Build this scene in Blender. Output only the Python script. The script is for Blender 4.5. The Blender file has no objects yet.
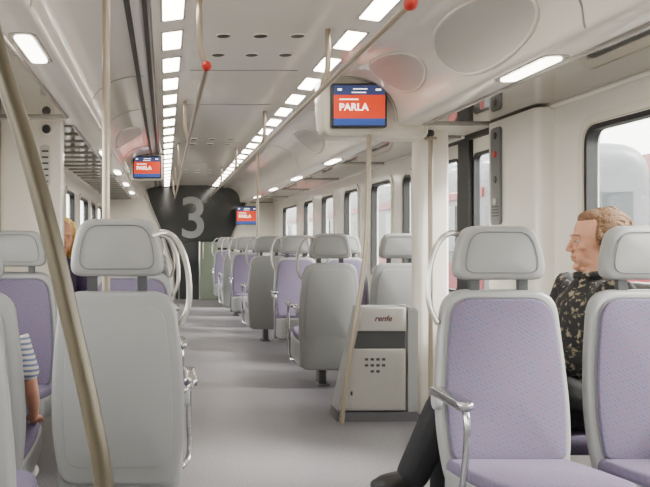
import bpy, bmesh, math, random
from mathutils import Vector, Matrix
random.seed(4)
SC = bpy.context.scene
COL = SC.collection
PI = math.pi
CX = 0.49

# ------------------------------------------------------------------ materials
def lin(c):
    r = []
    for v in c:
        v = v/255.0
        r.append(v/12.92 if v <= 0.04045 else ((v+0.055)/1.055)**2.4)
    return (r[0], r[1], r[2], 1.0)

def mat(name, rgb, rough=0.5, metal=0.0, nscale=8.0, namt=0.06, bump=0.0, bscale=60.0, emit=None, estr=0.0, spec=None):
    m = bpy.data.materials.new(name); m.use_nodes = True
    nt = m.node_tree; b = nt.nodes['Principled BSDF']
    c = lin(rgb)
    tc = nt.nodes.new('ShaderNodeTexCoord')
    nz = nt.nodes.new('ShaderNodeTexNoise'); nz.inputs['Scale'].default_value = nscale; nz.inputs['Detail'].default_value = 4
    nt.links.new(tc.outputs['Object'], nz.inputs['Vector'])
    mx = nt.nodes.new('ShaderNodeMix'); mx.data_type = 'RGBA'
    mx.inputs[6].default_value = (c[0]*(1-namt), c[1]*(1-namt), c[2]*(1-namt), 1)
    mx.inputs[7].default_value = (min(1, c[0]*(1+namt)), min(1, c[1]*(1+namt)), min(1, c[2]*(1+namt)), 1)
    nt.links.new(nz.outputs['Fac'], mx.inputs[0])
    nt.links.new(mx.outputs[2], b.inputs['Base Color'])
    b.inputs['Roughness'].default_value = rough; b.inputs['Metallic'].default_value = metal
    if spec is not None: b.inputs['Specular IOR Level'].default_value = spec
    if bump > 0:
        n2 = nt.nodes.new('ShaderNodeTexNoise'); n2.inputs['Scale'].default_value = bscale
        nt.links.new(tc.outputs['Object'], n2.inputs['Vector'])
        bp = nt.nodes.new('ShaderNodeBump'); bp.inputs['Strength'].default_value = bump; bp.inputs['Distance'].default_value = 0.01
        nt.links.new(n2.outputs['Fac'], bp.inputs['Height']); nt.links.new(bp.outputs['Normal'], b.inputs['Normal'])
    if emit is not None:
        b.inputs['Emission Color'].default_value = lin(emit); b.inputs['Emission Strength'].default_value = estr
    return m

M = {}
M['white'] = mat('warm_white_panel', (241, 235, 225), 0.18, namt=0.02)
M['ceil'] = mat('ceiling_panel', (230, 223, 211), 0.35, namt=0.02)
M['cove'] = mat('cove_panel', (238, 232, 221), 0.12, namt=0.02)
M['greyoval'] = mat('grey_panel', (198, 195, 188), 0.32, namt=0.05, nscale=3)
M['seam'] = mat('panel_joint_grey', (148, 145, 139), 0.5)
M['shell'] = mat('seat_shell_grey', (133, 133, 133), 0.36, namt=0.03, bump=0.05, bscale=400)
M['headr'] = mat('headrest_grey', (136, 135, 134), 0.45, namt=0.03, bump=0.06, bscale=350)
M['dark'] = mat('dark_rubber', (26, 26, 28), 0.5)
M['groove'] = mat('groove_grey', (66, 63, 60), 0.5)
M['steel'] = mat('brushed_steel', (180, 178, 174), 0.3, 0.85, nscale=30)
M['chrome'] = mat('armrest_metal', (184, 184, 187), 0.2, 0.95)
M['pole'] = mat('beige_pole', (166, 153, 136), 0.28, 0.35)
M['polen'] = mat('olive_metal_pole', (78, 71, 57), 0.33, 0.45)
M['handle'] = mat('handle_light_metal', (182, 178, 171), 0.25, 0.55)
M['binsteel'] = mat('bin_steel', (190, 187, 181), 0.3, 0.6, nscale=14)
M['bindark'] = mat('bin_dark', (58, 58, 60), 0.5)
M['binbase'] = mat('bin_base_grey', (88, 88, 91), 0.45)
M['bingrey'] = mat('bin_grey', (150, 150, 149), 0.45)
M['panelgrey'] = mat('control_panel_grey', (104, 105, 108), 0.45)
M['light'] = mat('lamp_diffuser', (255, 252, 240), 0.5, emit=(255, 247, 232), estr=17)
M['rlight'] = mat('rack_lamp_lens', (255, 250, 235), 0.5, emit=(255, 248, 232), estr=13)
M['ped'] = mat('pedestal_grey', (100, 100, 103), 0.5)
M['red'] = mat('red_plastic', (190, 40, 28), 0.35)
M['shelf'] = mat('rack_glossy_panel', (166, 163, 156), 0.04, 0.7, namt=0.03)
M['shelfd'] = mat('rack_tinted_panel', (92, 90, 86), 0.12, namt=0.05)
M['bezel'] = mat('screen_bezel', (50, 50, 54), 0.4)
M['housing'] = mat('housing_beige', (230, 223, 209), 0.25, namt=0.02)
M['s_blue'] = mat('screen_blue', (44, 70, 140), 0.3, emit=(54, 84, 156), estr=0.8)
M['s_dark'] = mat('screen_dark_blue', (54, 64, 104), 0.3, emit=(58, 72, 116), estr=0.7)
M['s_or'] = mat('screen_orange', (190, 56, 30), 0.3, emit=(220, 62, 30), estr=1.0)
M['s_wh'] = mat('screen_white', (240, 235, 225), 0.3, emit=(250, 240, 225), estr=3.0)
M['endglass'] = mat('end_dark_glass', (44, 47, 48), 0.1, namt=0.3, nscale=2)
M['doorglass'] = mat('end_door_glass', (128, 138, 124), 0.1, namt=0.3, nscale=2)
M['mark'] = mat('pale_mark', (130, 133, 131), 0.3, namt=0.25, nscale=5)
M['text'] = mat('dark_red_lettering', (84, 24, 34), 0.5)
M['skin'] = mat('skin', (190, 136, 108), 0.55, namt=0.12, nscale=30, bump=0.2, bscale=90)
M['hair_br'] = mat('hair_brown', (108, 78, 52), 0.75, namt=0.45, nscale=90, bump=0.6, bscale=160)
M['hair_bl'] = mat('hair_blonde', (226, 196, 116), 0.5, namt=0.25, nscale=60, bump=0.5, bscale=110)
M['trous'] = mat('black_trousers', (22, 21, 25), 0.8, bump=0.3, bscale=25)
M['shoe'] = mat('black_leather_shoe', (18, 16, 17), 0.35)
M['purpled'] = mat('dark_purple_cloth', (46, 30, 62), 0.8, bump=0.2, bscale=30)
M['jeans'] = mat('blue_denim', (60, 72, 98), 0.8)
M['eyew'] = mat('eye_white', (190, 174, 160), 0.3)
M['eyed'] = mat('iris_dark', (42, 32, 24), 0.2)
M['lip'] = mat('lip', (160, 100, 82), 0.5)
M['ground'] = mat('outside_gravel', (84, 80, 76), 0.9, namt=0.2, nscale=3)
M['bld'] = mat('pale_building', (96, 92, 88), 0.8, namt=0.08, nscale=1)
M['roofm'] = mat('terracotta_roof', (104, 56, 46), 0.8, namt=0.15)
M['bwin'] = mat('building_window', (44, 52, 58), 0.2)
M['leaf'] = mat('leaf_green', (48, 64, 38), 0.9, namt=0.5, nscale=3)
M['trunk'] = mat('bark', (60, 50, 42), 0.9)
M['tred'] = mat('train_red', (118, 22, 30), 0.4)
M['tgrey'] = mat('train_pale', (98, 100, 104), 0.4)
M['softwhite'] = mat('white_cotton', (200, 198, 194), 0.8)

def fabric():
    m = bpy.data.materials.new('purple_fabric'); m.use_nodes = True
    nt = m.node_tree; b = nt.nodes['Principled BSDF']; b.inputs['Roughness'].default_value = 0.9
    b.inputs['Specular IOR Level'].default_value = 0.25
    tc = nt.nodes.new('ShaderNodeTexCoord')
    sp = nt.nodes.new('ShaderNodeSeparateXYZ'); nt.links.new(tc.outputs['Object'], sp.inputs[0])
    ad = nt.nodes.new('ShaderNodeMath'); ad.operation = 'SUBTRACT'
    nt.links.new(sp.outputs['Z'], ad.inputs[0]); nt.links.new(sp.outputs['Y'], ad.inputs[1])
    cb = nt.nodes.new('ShaderNodeCombineXYZ')
    nt.links.new(sp.outputs['X'], cb.inputs['X']); nt.links.new(ad.outputs[0], cb.inputs['Y'])
    rt = nt.nodes.new('ShaderNodeMapping'); rt.inputs['Rotation'].default_value = (0, 0, 0.5)
    nt.links.new(cb.outputs[0], rt.inputs['Vector'])
    br = nt.nodes.new('ShaderNodeTexBrick'); br.inputs['Scale'].default_value = 50
    br.inputs['Mortar Size'].default_value = 0.24; br.inputs['Mortar Smooth'].default_value = 0.5
    br.inputs['Brick Width'].default_value = 1.1; br.inputs['Row Height'].default_value = 0.55
    br.inputs['Color1'].default_value = lin((114, 84, 102)); br.inputs['Color2'].default_value = lin((84, 80, 108))
    br.inputs['Mortar'].default_value = lin((100, 94, 114))
    nt.links.new(rt.outputs['Vector'], br.inputs['Vector'])
    nt.links.new(br.outputs['Color'], b.inputs['Base Color'])
    n2 = nt.nodes.new('ShaderNodeTexNoise'); n2.inputs['Scale'].default_value = 500
    nt.links.new(tc.outputs['Object'], n2.inputs['Vector'])
    bp = nt.nodes.new('ShaderNodeBump'); bp.inputs['Strength'].default_value = 0.15
    nt.links.new(n2.outputs['Fac'], bp.inputs['Height']); nt.links.new(bp.outputs['Normal'], b.inputs['Normal'])
    return m
M['fabric'] = fabric()

def floor_mat():
    m = bpy.data.materials.new('speckled_grey_floor'); m.use_nodes = True
    nt = m.node_tree; b = nt.nodes['Principled BSDF']; b.inputs['Roughness'].default_value = 0.36
    tc = nt.nodes.new('ShaderNodeTexCoord')
    n1 = nt.nodes.new('ShaderNodeTexNoise'); n1.inputs['Scale'].default_value = 90; n1.inputs['Detail'].default_value = 3
    n2 = nt.nodes.new('ShaderNodeTexNoise'); n2.inputs['Scale'].default_value = 1.6; n2.inputs['Detail'].default_value = 5
    nt.links.new(tc.outputs['Object'], n1.inputs['Vector']); nt.links.new(tc.outputs['Object'], n2.inputs['Vector'])
    r = nt.nodes.new('ShaderNodeValToRGB')
    r.color_ramp.elements[0].position = 0.35; r.color_ramp.elements[0].color = lin((106, 103, 108))
    r.color_ramp.elements[1].position = 0.65; r.color_ramp.elements[1].color = lin((134, 131, 135))
    nt.links.new(n1.outputs['Fac'], r.inputs[0])
    mx = nt.nodes.new('ShaderNodeMix'); mx.data_type = 'RGBA'; mx.blend_type = 'MULTIPLY'; mx.inputs[0].default_value = 0.25
    nt.links.new(r.outputs[0], mx.inputs[6]); nt.links.new(n2.outputs['Fac'], mx.inputs[7])
    nt.links.new(mx.outputs[2], b.inputs['Base Color'])
    return m
M['floor'] = floor_mat()

def shirt_pattern():
    m = bpy.data.materials.new('black_patterned_shirt'); m.use_nodes = True
    nt = m.node_tree; b = nt.nodes['Principled BSDF']; b.inputs['Roughness'].default_value = 0.8
    tc = nt.nodes.new('ShaderNodeTexCoord')
    v = nt.nodes.new('ShaderNodeTexNoise'); v.inputs['Scale'].default_value = 48; v.inputs['Detail'].default_value = 4
    nt.links.new(tc.outputs['Object'], v.inputs['Vector'])
    r = nt.nodes.new('ShaderNodeValToRGB')
    r.color_ramp.elements[0].position = 0.54; r.color_ramp.elements[0].color = lin((18, 17, 20))
    r.color_ramp.elements[1].position = 0.66; r.color_ramp.elements[1].color = lin((142, 130, 108))
    nt.links.new(v.outputs['Fac'], r.inputs[0]); nt.links.new(r.outputs[0], b.inputs['Base Color'])
    n2 = nt.nodes.new('ShaderNodeTexNoise'); n2.inputs['Scale'].default_value = 14
    nt.links.new(tc.outputs['Object'], n2.inputs['Vector'])
    bp = nt.nodes.new('ShaderNodeBump'); bp.inputs['Strength'].default_value = 0.6; bp.inputs['Distance'].default_value = 0.02
    nt.links.new(n2.outputs['Fac'], bp.inputs['Height']); nt.links.new(bp.outputs['Normal'], b.inputs['Normal'])
    return m
M['shirtp'] = shirt_pattern()
def stripes():
    m = bpy.data.materials.new('striped_cotton'); m.use_nodes = True
    nt = m.node_tree; b = nt.nodes['Principled BSDF']; b.inputs['Roughness'].default_value = 0.85
    tc = nt.nodes.new('ShaderNodeTexCoord')
    w = nt.nodes.new('ShaderNodeTexWave'); w.bands_direction = 'Z'; w.inputs['Scale'].default_value = 16; w.inputs['Distortion'].default_value = 0.6
    nt.links.new(tc.outputs['Object'], w.inputs['Vector'])
    r = nt.nodes.new('ShaderNodeValToRGB')
    r.color_ramp.elements[0].position = 0.35; r.color_ramp.elements[0].color = lin((108, 120, 150))
    r.color_ramp.elements[1].position = 0.5; r.color_ramp.elements[1].color = lin((204, 198, 192))
    nt.links.new(w.outputs['Fac'], r.inputs[0]); nt.links.new(r.outputs[0], b.inputs['Base Color'])
    return m
M['stripe'] = stripes()
def glass_mat():
    m = bpy.data.materials.new('window_glass'); m.use_nodes = True
    nt = m.node_tree
    for n in list(nt.nodes): nt.nodes.remove(n)
    o = nt.nodes.new('ShaderNodeOutputMaterial')
    t = nt.nodes.new('ShaderNodeBsdfTransparent'); t.inputs[0].default_value = (0.9, 0.92, 0.91, 1)
    g = nt.nodes.new('ShaderNodeBsdfGlossy'); g.inputs['Roughness'].default_value = 0.03
    x = nt.nodes.new('ShaderNodeMixShader'); f = nt.nodes.new('ShaderNodeLayerWeight'); f.inputs[0].default_value = 0.2
    mm = nt.nodes.new('ShaderNodeMath'); mm.operation = 'MULTIPLY'; mm.inputs[1].default_value = 0.35
    nt.links.new(f.outputs['Fresnel'], mm.inputs[0]); nt.links.new(mm.outputs[0], x.inputs[0])
    nt.links.new(t.outputs[0], x.inputs[1]); nt.links.new(g.outputs[0], x.inputs[2]); nt.links.new(x.outputs[0], o.inputs[0])
    return m
M['glass'] = glass_mat()

# ------------------------------------------------------------------ mesh builder
def rpoly(corners, n=6):
    out = []; N = len(corners)
    for i, (x, y, r) in enumerate(corners):
        c = Vector((x, y)); p = Vector(corners[i-1][:2]); q = Vector(corners[(i+1) % N][:2])
        if r <= 0: out.append((x, y)); continue
        a = c+(p-c).normalized()*min(r, (p-c).length*0.49); b = c+(q-c).normalized()*min(r, (q-c).length*0.49)
        for k in range(n+1):
            t = k/n; v = a*(1-t)**2*1.0 + c*2*t*(1-t) + b*t*t
            out.append((v.x, v.y))
    return out

def smooth_path(pts, n=6):
    P = [Vector(p) for p in pts]; out = []
    for i in range(len(P)-1):
        p0 = P[max(0, i-1)]; p1 = P[i]; p2 = P[i+1]; p3 = P[min(len(P)-1, i+2)]
        for k in range(n):
            t = k/n
            out.append(0.5*((2*p1)+(p2-p0)*t+(2*p0-5*p1+4*p2-p3)*t*t+(3*p1-p0-3*p2+p3)*t**3))
    out.append(P[-1]); return out

class MB:
    def __init__(s): s.v = []; s.f = []
    def add(s, v, f):
        o = len(s.v); s.v += [Vector(p) for p in v]; s.f += [tuple(i+o for i in q) for q in f]
    def merge(s, other, mtx=None):
        s.add([(mtx @ p) if mtx else p for p in other.v], other.f); return s
    def box(s, x0, x1, y0, y1, z0, z1):
        s.add([(x0,y0,z0),(x1,y0,z0),(x1,y1,z0),(x0,y1,z0),(x0,y0,z1),(x1,y0,z1),(x1,y1,z1),(x0,y1,z1)],
              [(0,3,2,1),(4,5,6,7),(0,1,5,4),(1,2,6,5),(2,3,7,6),(3,0,4,7)]); return s
    def tube(s, pts, r, seg=10, closed=False):
        P = [Vector(p) for p in pts]; n = len(P)
        R = r if isinstance(r, (list, tuple)) else [r]*n
        rings = []; up = None; V = []; F = []
        def ring(c, t, rad):
            nonlocal up
            if up is None:
                up = Vector((0,0,1)) if abs(t.z) < 0.9 else Vector((1,0,0))
            a = up - t*up.dot(t)
            if a.length < 1e-6: a = t.orthogonal()
            a.normalize(); up = a; b = t.cross(a)
            i0 = len(V)
            for k in range(seg):
                an = 2*PI*k/seg; V.append(c+(a*math.cos(an)+b*math.sin(an))*rad)
            rings.append(i0)
        tang = []
        for i in range(n):
            if closed: t = P[(i+1) % n]-P[i-1]
            else: t = P[min(n-1, i+1)]-P[max(0, i-1)]
            tang.append(t.normalized())
        if not closed:
            for k in (0.35, 0.75):
                ang = k*PI/2; ring(P[0]-tang[0]*R[0]*math.cos(ang)*0.9, tang[0], R[0]*math.sin(ang))
        for i in range(n): ring(P[i], tang[i], R[i])
        if not closed:
            for k in (0.75, 0.35):
                ang = k*PI/2; ring(P[-1]+tang[-1]*R[-1]*math.cos(ang)*0.9, tang[-1], R[-1]*math.sin(ang))
        m = len(rings)
        for j in range(m if closed else m-1):
            a = rings[j]; b = rings[(j+1) % m]
            for k in range(seg): F.append((a+k, a+(k+1) % seg, b+(k+1) % seg, b+k))
        if not closed:
            F.append(tuple(rings[0]+k for k in reversed(range(seg)))); F.append(tuple(rings[-1]+k for k in range(seg)))
        s.add(V, F); return s
    def ellip(s, c, r, rot=None, seg=18, rg=12):
        c = Vector(c); V = []; F = []
        for i in range(1, rg):
            th = PI*i/rg
            for k in range(seg):
                ph = 2*PI*k/seg
                p = Vector((r[0]*math.sin(th)*math.cos(ph), r[1]*math.sin(th)*math.sin(ph), r[2]*math.cos(th)))
                if rot: p = rot @ p
                V.append(c+p)
        tp = Vector((0,0,r[2])); bt = Vector((0,0,-r[2]))
        if rot: tp = rot @ tp; bt = rot @ bt
        V.append(c+tp); V.append(c+bt); T = len(V)-2; B = T+1
        for i in range(rg-2):
            for k in range(seg):
                a = i*seg+k; b = i*seg+(k+1) % seg
                F.append((a, a+seg, b+seg, b))
        for k in range(seg):
            F.append((T, k, (k+1) % seg)); o = (rg-2)*seg; F.append((B, o+(k+1) % seg, o+k))
        s.add(V, F); return s
    def slab(s, out, w0, w1, bev, mp, b0=0.0, b1=0.0):
        n = len(out); cu = sum(p[0] for p in out)/n; cv = sum(p[1] for p in out)/n
        V = []; F = []; rings = []
        def ring(inset, t, w):
            rings.append(len(V))
            for (u, v) in out:
                du, dv = u-cu, v-cv; L = math.hypot(du, dv); k = (1-inset/L)*t
                V.append(Vector(mp(cu+du*k, cv+dv*k, w)))
        sg = 1 if w1 > w0 else -1
        V.append(Vector(mp(cu, cv, w0-sg*b0)))
        for t in (0.3, 0.6, 0.85): ring(bev, t, w0-sg*b0*(1-t*t))
        for k in range(5):
            a = k/4*PI/2; ring(bev*(1-math.sin(a)), 1, w0+sg*bev*(1-math.cos(a)))
        for k in range(4, -1, -1):
            a = k/4*PI/2; ring(bev*(1-math.sin(a)), 1, w1-sg*bev*(1-math.cos(a)))
        for t in (0.85, 0.6, 0.3): ring(bev, t, w1+sg*b1*(1-t*t))
        V.append(Vector(mp(cu, cv, w1+sg*b1))); E = len(V)-1
        for j in range(len(rings)-1):
            a = rings[j]; b = rings[j+1]
            for k in range(n): F.append((a+k, a+(k+1) % n, b+(k+1) % n, b+k))
        for k in range(n):
            F.append((0, rings[0]+(k+1) % n, rings[0]+k)); F.append((E, rings[-1]+k, rings[-1]+(k+1) % n))
        s.add(V, F); return s
    def loft(s, rs, seg=20):
        V = []; F = []
        for (c, rx, ry) in rs:
            for k in range(seg):
                a = 2*PI*k/seg; V.append(Vector(c)+Vector((rx*math.cos(a), ry*math.sin(a), 0)))
        for j in range(len(rs)-1):
            for k in range(seg):
                a = j*seg+k; b = j*seg+(k+1) % seg; F.append((a, b, b+seg, a+seg))
        F.append(tuple(reversed(range(seg)))); o = (len(rs)-1)*seg; F.append(tuple(o+k for k in range(seg)))
        s.add(V, F); return s
    def prism(s, out, w0, w1, mp):
        n = len(out); V = [mp(u, v, w0) for u, v in out]+[mp(u, v, w1) for u, v in out]
        F = [tuple(range(n)), tuple(reversed(range(n, 2*n)))]+[(k, n+k, n+(k+1) % n, (k+1) % n) for k in range(n)]
        s.add(V, F); return s
    def mesh(s, name, m, smooth=True, ang=35):
        me = bpy.data.meshes.new(name); me.from_pydata([tuple(p) for p in s.v], [], s.f); me.update()
        bm = bmesh.new(); bm.from_mesh(me); bmesh.ops.recalc_face_normals(bm, faces=bm.faces); bm.to_mesh(me); bm.free()
        me.materials.append(m)
        if smooth:
            me.shade_smooth(); me.set_sharp_from_angle(angle=math.radians(ang))
        return me
    def build(s, name, m, parent=None, smooth=True, ang=35):
        return link(name, s.mesh(name, m, smooth, ang), parent)

def link(name, me, parent=None):
    o = bpy.data.objects.new(name, me); COL.objects.link(o)
    if parent: o.parent = parent
    return o
def tag(o, label=None, cat=None, group=None, kind=None):
    if label: o['label'] = label
    if cat: o['category'] = cat
    if group: o['group'] = group
    if kind: o['kind'] = kind
    return o
def thing(name, label, cat, loc=(0,0,0), rz=0, group=None):
    o = bpy.data.objects.new(name, None); COL.objects.link(o); o.location = loc; o.rotation_euler = (0,0,rz)
    o.empty_display_size = 0.1
    return tag(o, label, cat, group)
def struct(o): o['kind'] = 'structure'; return o
XZ = lambda u, v, w: (u, w, v)
XY = lambda u, v, w: (u, v, w)
YZ = lambda u, v, w: (w, u, v)

def plate(name, outer, holes, w0, w1, m, parent=None):
    cu = bpy.data.curves.new(name+'_c', 'CURVE'); cu.dimensions = '2D'; cu.fill_mode = 'BOTH'; cu.extrude = abs(w1-w0)/2
    for loop in [outer]+holes:
        sp = cu.splines.new('POLY'); sp.points.add(len(loop)-1)
        for i, (a, b) in enumerate(loop): sp.points[i].co = (a, b, 0, 1)
        sp.use_cyclic_u = True
    ob = bpy.data.objects.new('tmp', cu); COL.objects.link(ob)
    dg = bpy.context.evaluated_depsgraph_get(); dg.update()
    me = bpy.data.meshes.new_from_object(ob.evaluated_get(dg))
    bpy.data.objects.remove(ob)
    for v in me.vertices:
        a, b, c = v.co; v.co = ((w0+w1)/2+c, a, b)
    me.materials.clear(); me.materials.append(m); me.name = name
    return link(name, me, parent)

def text_mesh(name, body, size, loc, m, parent=None, shear=0.0, extrude=0.0008, align='LEFT', bold=0.0):
    cu = bpy.data.curves.new(name+'_t', 'FONT'); cu.body = body; cu.size = size; cu.extrude = extrude; cu.shear = shear
    cu.align_x = align; cu.offset = bold
    ob = bpy.data.objects.new('tmp', cu); COL.objects.link(ob)
    dg = bpy.context.evaluated_depsgraph_get(); dg.update()
    me = bpy.data.meshes.new_from_object(ob.evaluated_get(dg)); bpy.data.objects.remove(ob)
    for v in me.vertices:
        a, b, c = v.co; v.co = (a+loc[0], loc[1]-c, b+loc[2])
    me.materials.clear(); me.materials.append(m); me.name = name
    return link(name, me, parent)

def remesh(name, mb, m, voxel, parent=None, it=3):
    me = mb.mesh(name, m); ob = bpy.data.objects.new('tmp', me); COL.objects.link(ob)
    r = ob.modifiers.new('r', 'REMESH'); r.mode = 'VOXEL'; r.voxel_size = voxel; r.use_smooth_shade = True
    sm = ob.modifiers.new('s', 'SMOOTH'); sm.factor = 0.5; sm.iterations = it
    dg = bpy.context.evaluated_depsgraph_get(); dg.update()
    out = bpy.data.meshes.new_from_object(ob.evaluated_get(dg)); bpy.data.objects.remove(ob)
    out.materials.clear(); out.materials.append(m); out.shade_smooth(); out.name = name
    return link(name, out, parent)

# ------------------------------------------------------------------ shell
Y0, Y1 = -2.5, 15.4
WR, WL = 2.08, -1.10
struct(MB().box(WL-0.1, WR+0.1, Y0, Y1, -0.08, 0).build('floor', M['floor'], smooth=False))
struct(MB().box(WL-0.1, WR+0.1, Y0, Y1+0.1, 2.30, 2.36).build('ceiling', M['ceil'], smooth=False))
ZW0, ZW1 = 0.78, 1.71
winR = [(-2.0,-0.3),(0.0,1.55),(1.95,3.96),(6.72,6.98),(7.33,8.06),(8.6,9.26),(9.85,10.6),(11.2,11.95),(12.6,14.1)]
winL = [(-2.0,-0.3),(0.0,1.55),(1.95,3.9),(7.3,8.15),(8.85,9.7),(10.3,11.4),(11.8,12.6),(13.0,14.3)]
def wloop(a, b, e=0.0, r=0.1, z0=ZW0, z1=ZW1): return rpoly([(a-e,z0-e,r+e),(b+e,z0-e,r+e),(b+e,z1+e,r+e),(a-e,z1+e,r+e)], 6)
outer = [(Y0,0),(Y1,0),(Y1,2.3),(Y0,2.3)]
DR = (4.93, 6.44)
doorhole = [(DR[0],0.02),(DR[1],0.02),(DR[1],1.86),(DR[0],1.86)]
struct(plate('wall_right', outer, [wloop(a,b) for a,b in winR]+[doorhole], WR, WR+0.07, M['white']))
struct(plate('wall_left', outer, [wloop(a,b) for a,b in winL], WL-0.07, WL, M['white']))
struct(MB().box(WL-0.1, WR+0.1, Y0-0.1, Y0, 0, 2.3).build('wall_back', M['white'], smooth=False))
wn = 0
for side, lst in ((1, winR), (-1, winL)):
    for a, b in lst:
        wn += 1
        w = thing('window_%d' % wn, None, None, ((WR if side > 0 else WL), (a+b)/2, ZW0)); w['kind'] = 'structure'
        h = (b-a)/2
        def L(e, r=0.1): return [(y, z) for y, z in rpoly([(-h-e,-e,r+e),(h+e,-e,r+e),(h+e,ZW1-ZW0+e,r+e),(-h-e,ZW1-ZW0+e,r+e)], 6)]
        def sx(x0, x1): return (x0, x1) if side > 0 else (-x1, -x0)
        x0, x1 = sx(-0.006, 0.05)
        plate('window_gasket', L(0.0), [L(-0.024, 0.1)], x0, x1, M['dark'], w)
        x0, x1 = sx(-0.012, 0.0)
        plate('window_frame', L(0.05), [L(0.008)], x0, x1, M['housing'], w)
        x0, x1 = sx(0.025, 0.031)
        plate('window_pane', L(-0.018, 0.1), [], x0, x1, M['glass'], w)
dn = 0
for (a, b) in ((4.95, 5.56), (5.62, 6.42)):
    dn += 1
    d = thing('door_%d' % dn, None, None, (WR, a, 0.02)); d['kind'] = 'structure'
    dw = b-a; m0, m1 = (0.05, dw-0.10) if dn == 1 else (0.12, dw-0.12)
    H = rpoly([(m0,0.75,0.06),(m1,0.75,0.06),(m1,1.72,0.06),(m0,1.72,0.06)])
    H2 = rpoly([(m0+.018,0.768,0.05),(m1-.018,0.768,0.05),(m1-.018,1.702,0.05),(m0+.018,1.702,0.05)])
    plate('door_leaf', [(0,0),(dw,0),(dw,1.82),(0,1.82)], [H], 0.03, 0.06, M['white'], d)
    plate('door_gasket', H, [H2], 0.022, 0.062, M['dark'], d)
    plate('door_pane', H2, [], 0.04, 0.045, M['glass'], d)
    e0, e1 = (dw-0.085, dw+0.03) if dn == 1 else (-0.03, 0.06)
    MB().box(0.0, 0.066, e0, e1, 0, 1.83).build('door_seal', M['dark'], d, smooth=False)
struct(MB().box(WR-0.012, WR+0.02, DR[0], DR[1], 1.835, 1.868).build('trim_30', M['dark'], smooth=False))

# ceiling lining
def cove(t, zl):
    a = t*PI/2
    return (0.62+0.33*math.sin(a)**0.9*1.0, zl+0.03+(2.165-zl-0.03)*(1-(1-math.cos(a))*1.0))
def profile(zl):
    p = [(0.34, 2.2), (0.36, 2.185), (0.55, 2.16), (0.56, 2.185), (0.60, 2.185), (0.62, 2.165)]
    p += [cove(k/8, zl) for k in range(1, 9)]
    p += [(0.955, zl+0.01), (0.965, zl), (1.12, zl)]
    return p
ZR, ZL = 1.87, 1.94
prof = [(-u, z) for u, z in reversed(profile(ZL))]+profile(ZR)
def sheet(name, pr, ya, yb, m, th=0.012):
    V = []; F = []
    n = len(pr)
    for y in (ya, yb):
        for u, z in pr: V.append((CX+u, y, z))
        for u, z in pr: V.append((CX+u, y, z+th))
    for k in range(n-1):
        F.append((k, k+1, 2*n+k+1, 2*n+k)); F.append((n+k, 3*n+k, 3*n+k+1, n+k+1))
        F.append((k, n+k, n+k+1, k+1)); F.append((2*n+k, 2*n+k+1, 3*n+k+1, 3*n+k))
    F.append((0, 2*n, 3*n, n)); F.append((n-1, 2*n-1, 4*n-1, 3*n-1))
    mb = MB(); mb.add(V, F); return struct(mb.build(name, m, ang=50))
sheet('trim_1', prof, Y0, Y1, M['cove'])
for i, (u, w, z) in enumerate([(0.58, 0.022, 2.18), (-0.58, 0.022, 2.18)]):
    struct(MB().box(CX+u-w/2, CX+u+w/2, Y0, Y1, z-0.006, z+0.006).build('trim_%d' % (i+2), M['groove'], smooth=False))
struct(MB().box(-0.175, -0.150, Y0, Y1, 2.150, 2.166).build('trim_7', M['groove'], smooth=False))
for i, y in enumerate([0.9, 2.75, 4.95, 6.2, 8.6, 10.9, 13.2]):
    sheet('trim_%d' % (40+i), [(u*0.9985, z-0.0025) for u, z in profile(ZR)[5:-2]], y-0.006, y+0.006, M['seam'], 0.004)
    sheet('trim_%d' % (50+i), [(-u*0.9985, z-0.0025) for u, z in reversed(profile(ZL)[5:-2])], y-0.006, y+0.006, M['seam'], 0.004)
    struct(MB().box(CX-0.33, CX+0.33, y-0.004, y+0.004, 2.197, 2.201).build('trim_%d' % (10+i), M['seam'], smooth=False))
struct(MB().box(CX+1.11, WR, 4.97, 5.52, ZR+0.002, ZR+0.02).build('trim_31', M['white'], smooth=False))
struct(MB().box(WL, CX-1.11, 5.14, 5.52, ZL+0.002, ZL+0.02).build('trim_32', M['white'], smooth=False))

# lights
for row, X, tiltz in (('left', 0.035, 1), ('right', 0.945, -1)):
    for i in range(-5, 22):
        y = 3.55+0.57*i-0.02
        if y < Y0+0.3 or y > Y1-0.3: continue
        t = thing('ceiling_light', 'flat white rectangular lamp in the %s row along the ceiling' % row, 'ceiling light', (X, y, 2.178), 0, 'ceiling lamps of the %s row' % row)
        w = 0.047
        t.rotation_euler = (0, -0.13 if row == 'left' else 0.13, 0)
        MB().slab(rpoly([(-w,-0.175,0.012),(w,-0.175,0.012),(w,0.175,0.012),(-w,0.175,0.012)],3), -0.010, 0.004, 0.003, XY).build('diffuser', M['light'], t)
        fr = MB()
        for (a,b,c,e) in ((-w-0.01,-w,-0.187,0.187),(w,w+0.01,-0.187,0.187),(-w,w,-0.187,-0.175),(-w,w,0.175,0.187)): fr.box(a,b,c,e,-0.008,0.006)
        fr.build('lamp_frame', M['seam'], t, smooth=False)
for gy in (4.1, 8.3, 12.0):
    for dx in (0.30, 0.49, 0.68):
        for dy in (0.0, 0.42):
            t = thing('ceiling_speaker', 'small round dark speaker grille set in the white ceiling', 'speaker', (dx, gy+dy, 2.2), 0, 'round ceiling speaker grilles')
            MB().slab([(0.035*math.cos(a*PI/10), 0.035*math.sin(a*PI/10)) for a in range(20)], -0.008, 0.002, 0.003, XY).build('grille', M['groove'], t)
            MB().tube([(0.038*math.cos(a*PI/10), 0.038*math.sin(a*PI/10), -0.003) for a in range(20)], 0.004, 6, True).build('ring', M['white'], t)

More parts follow.
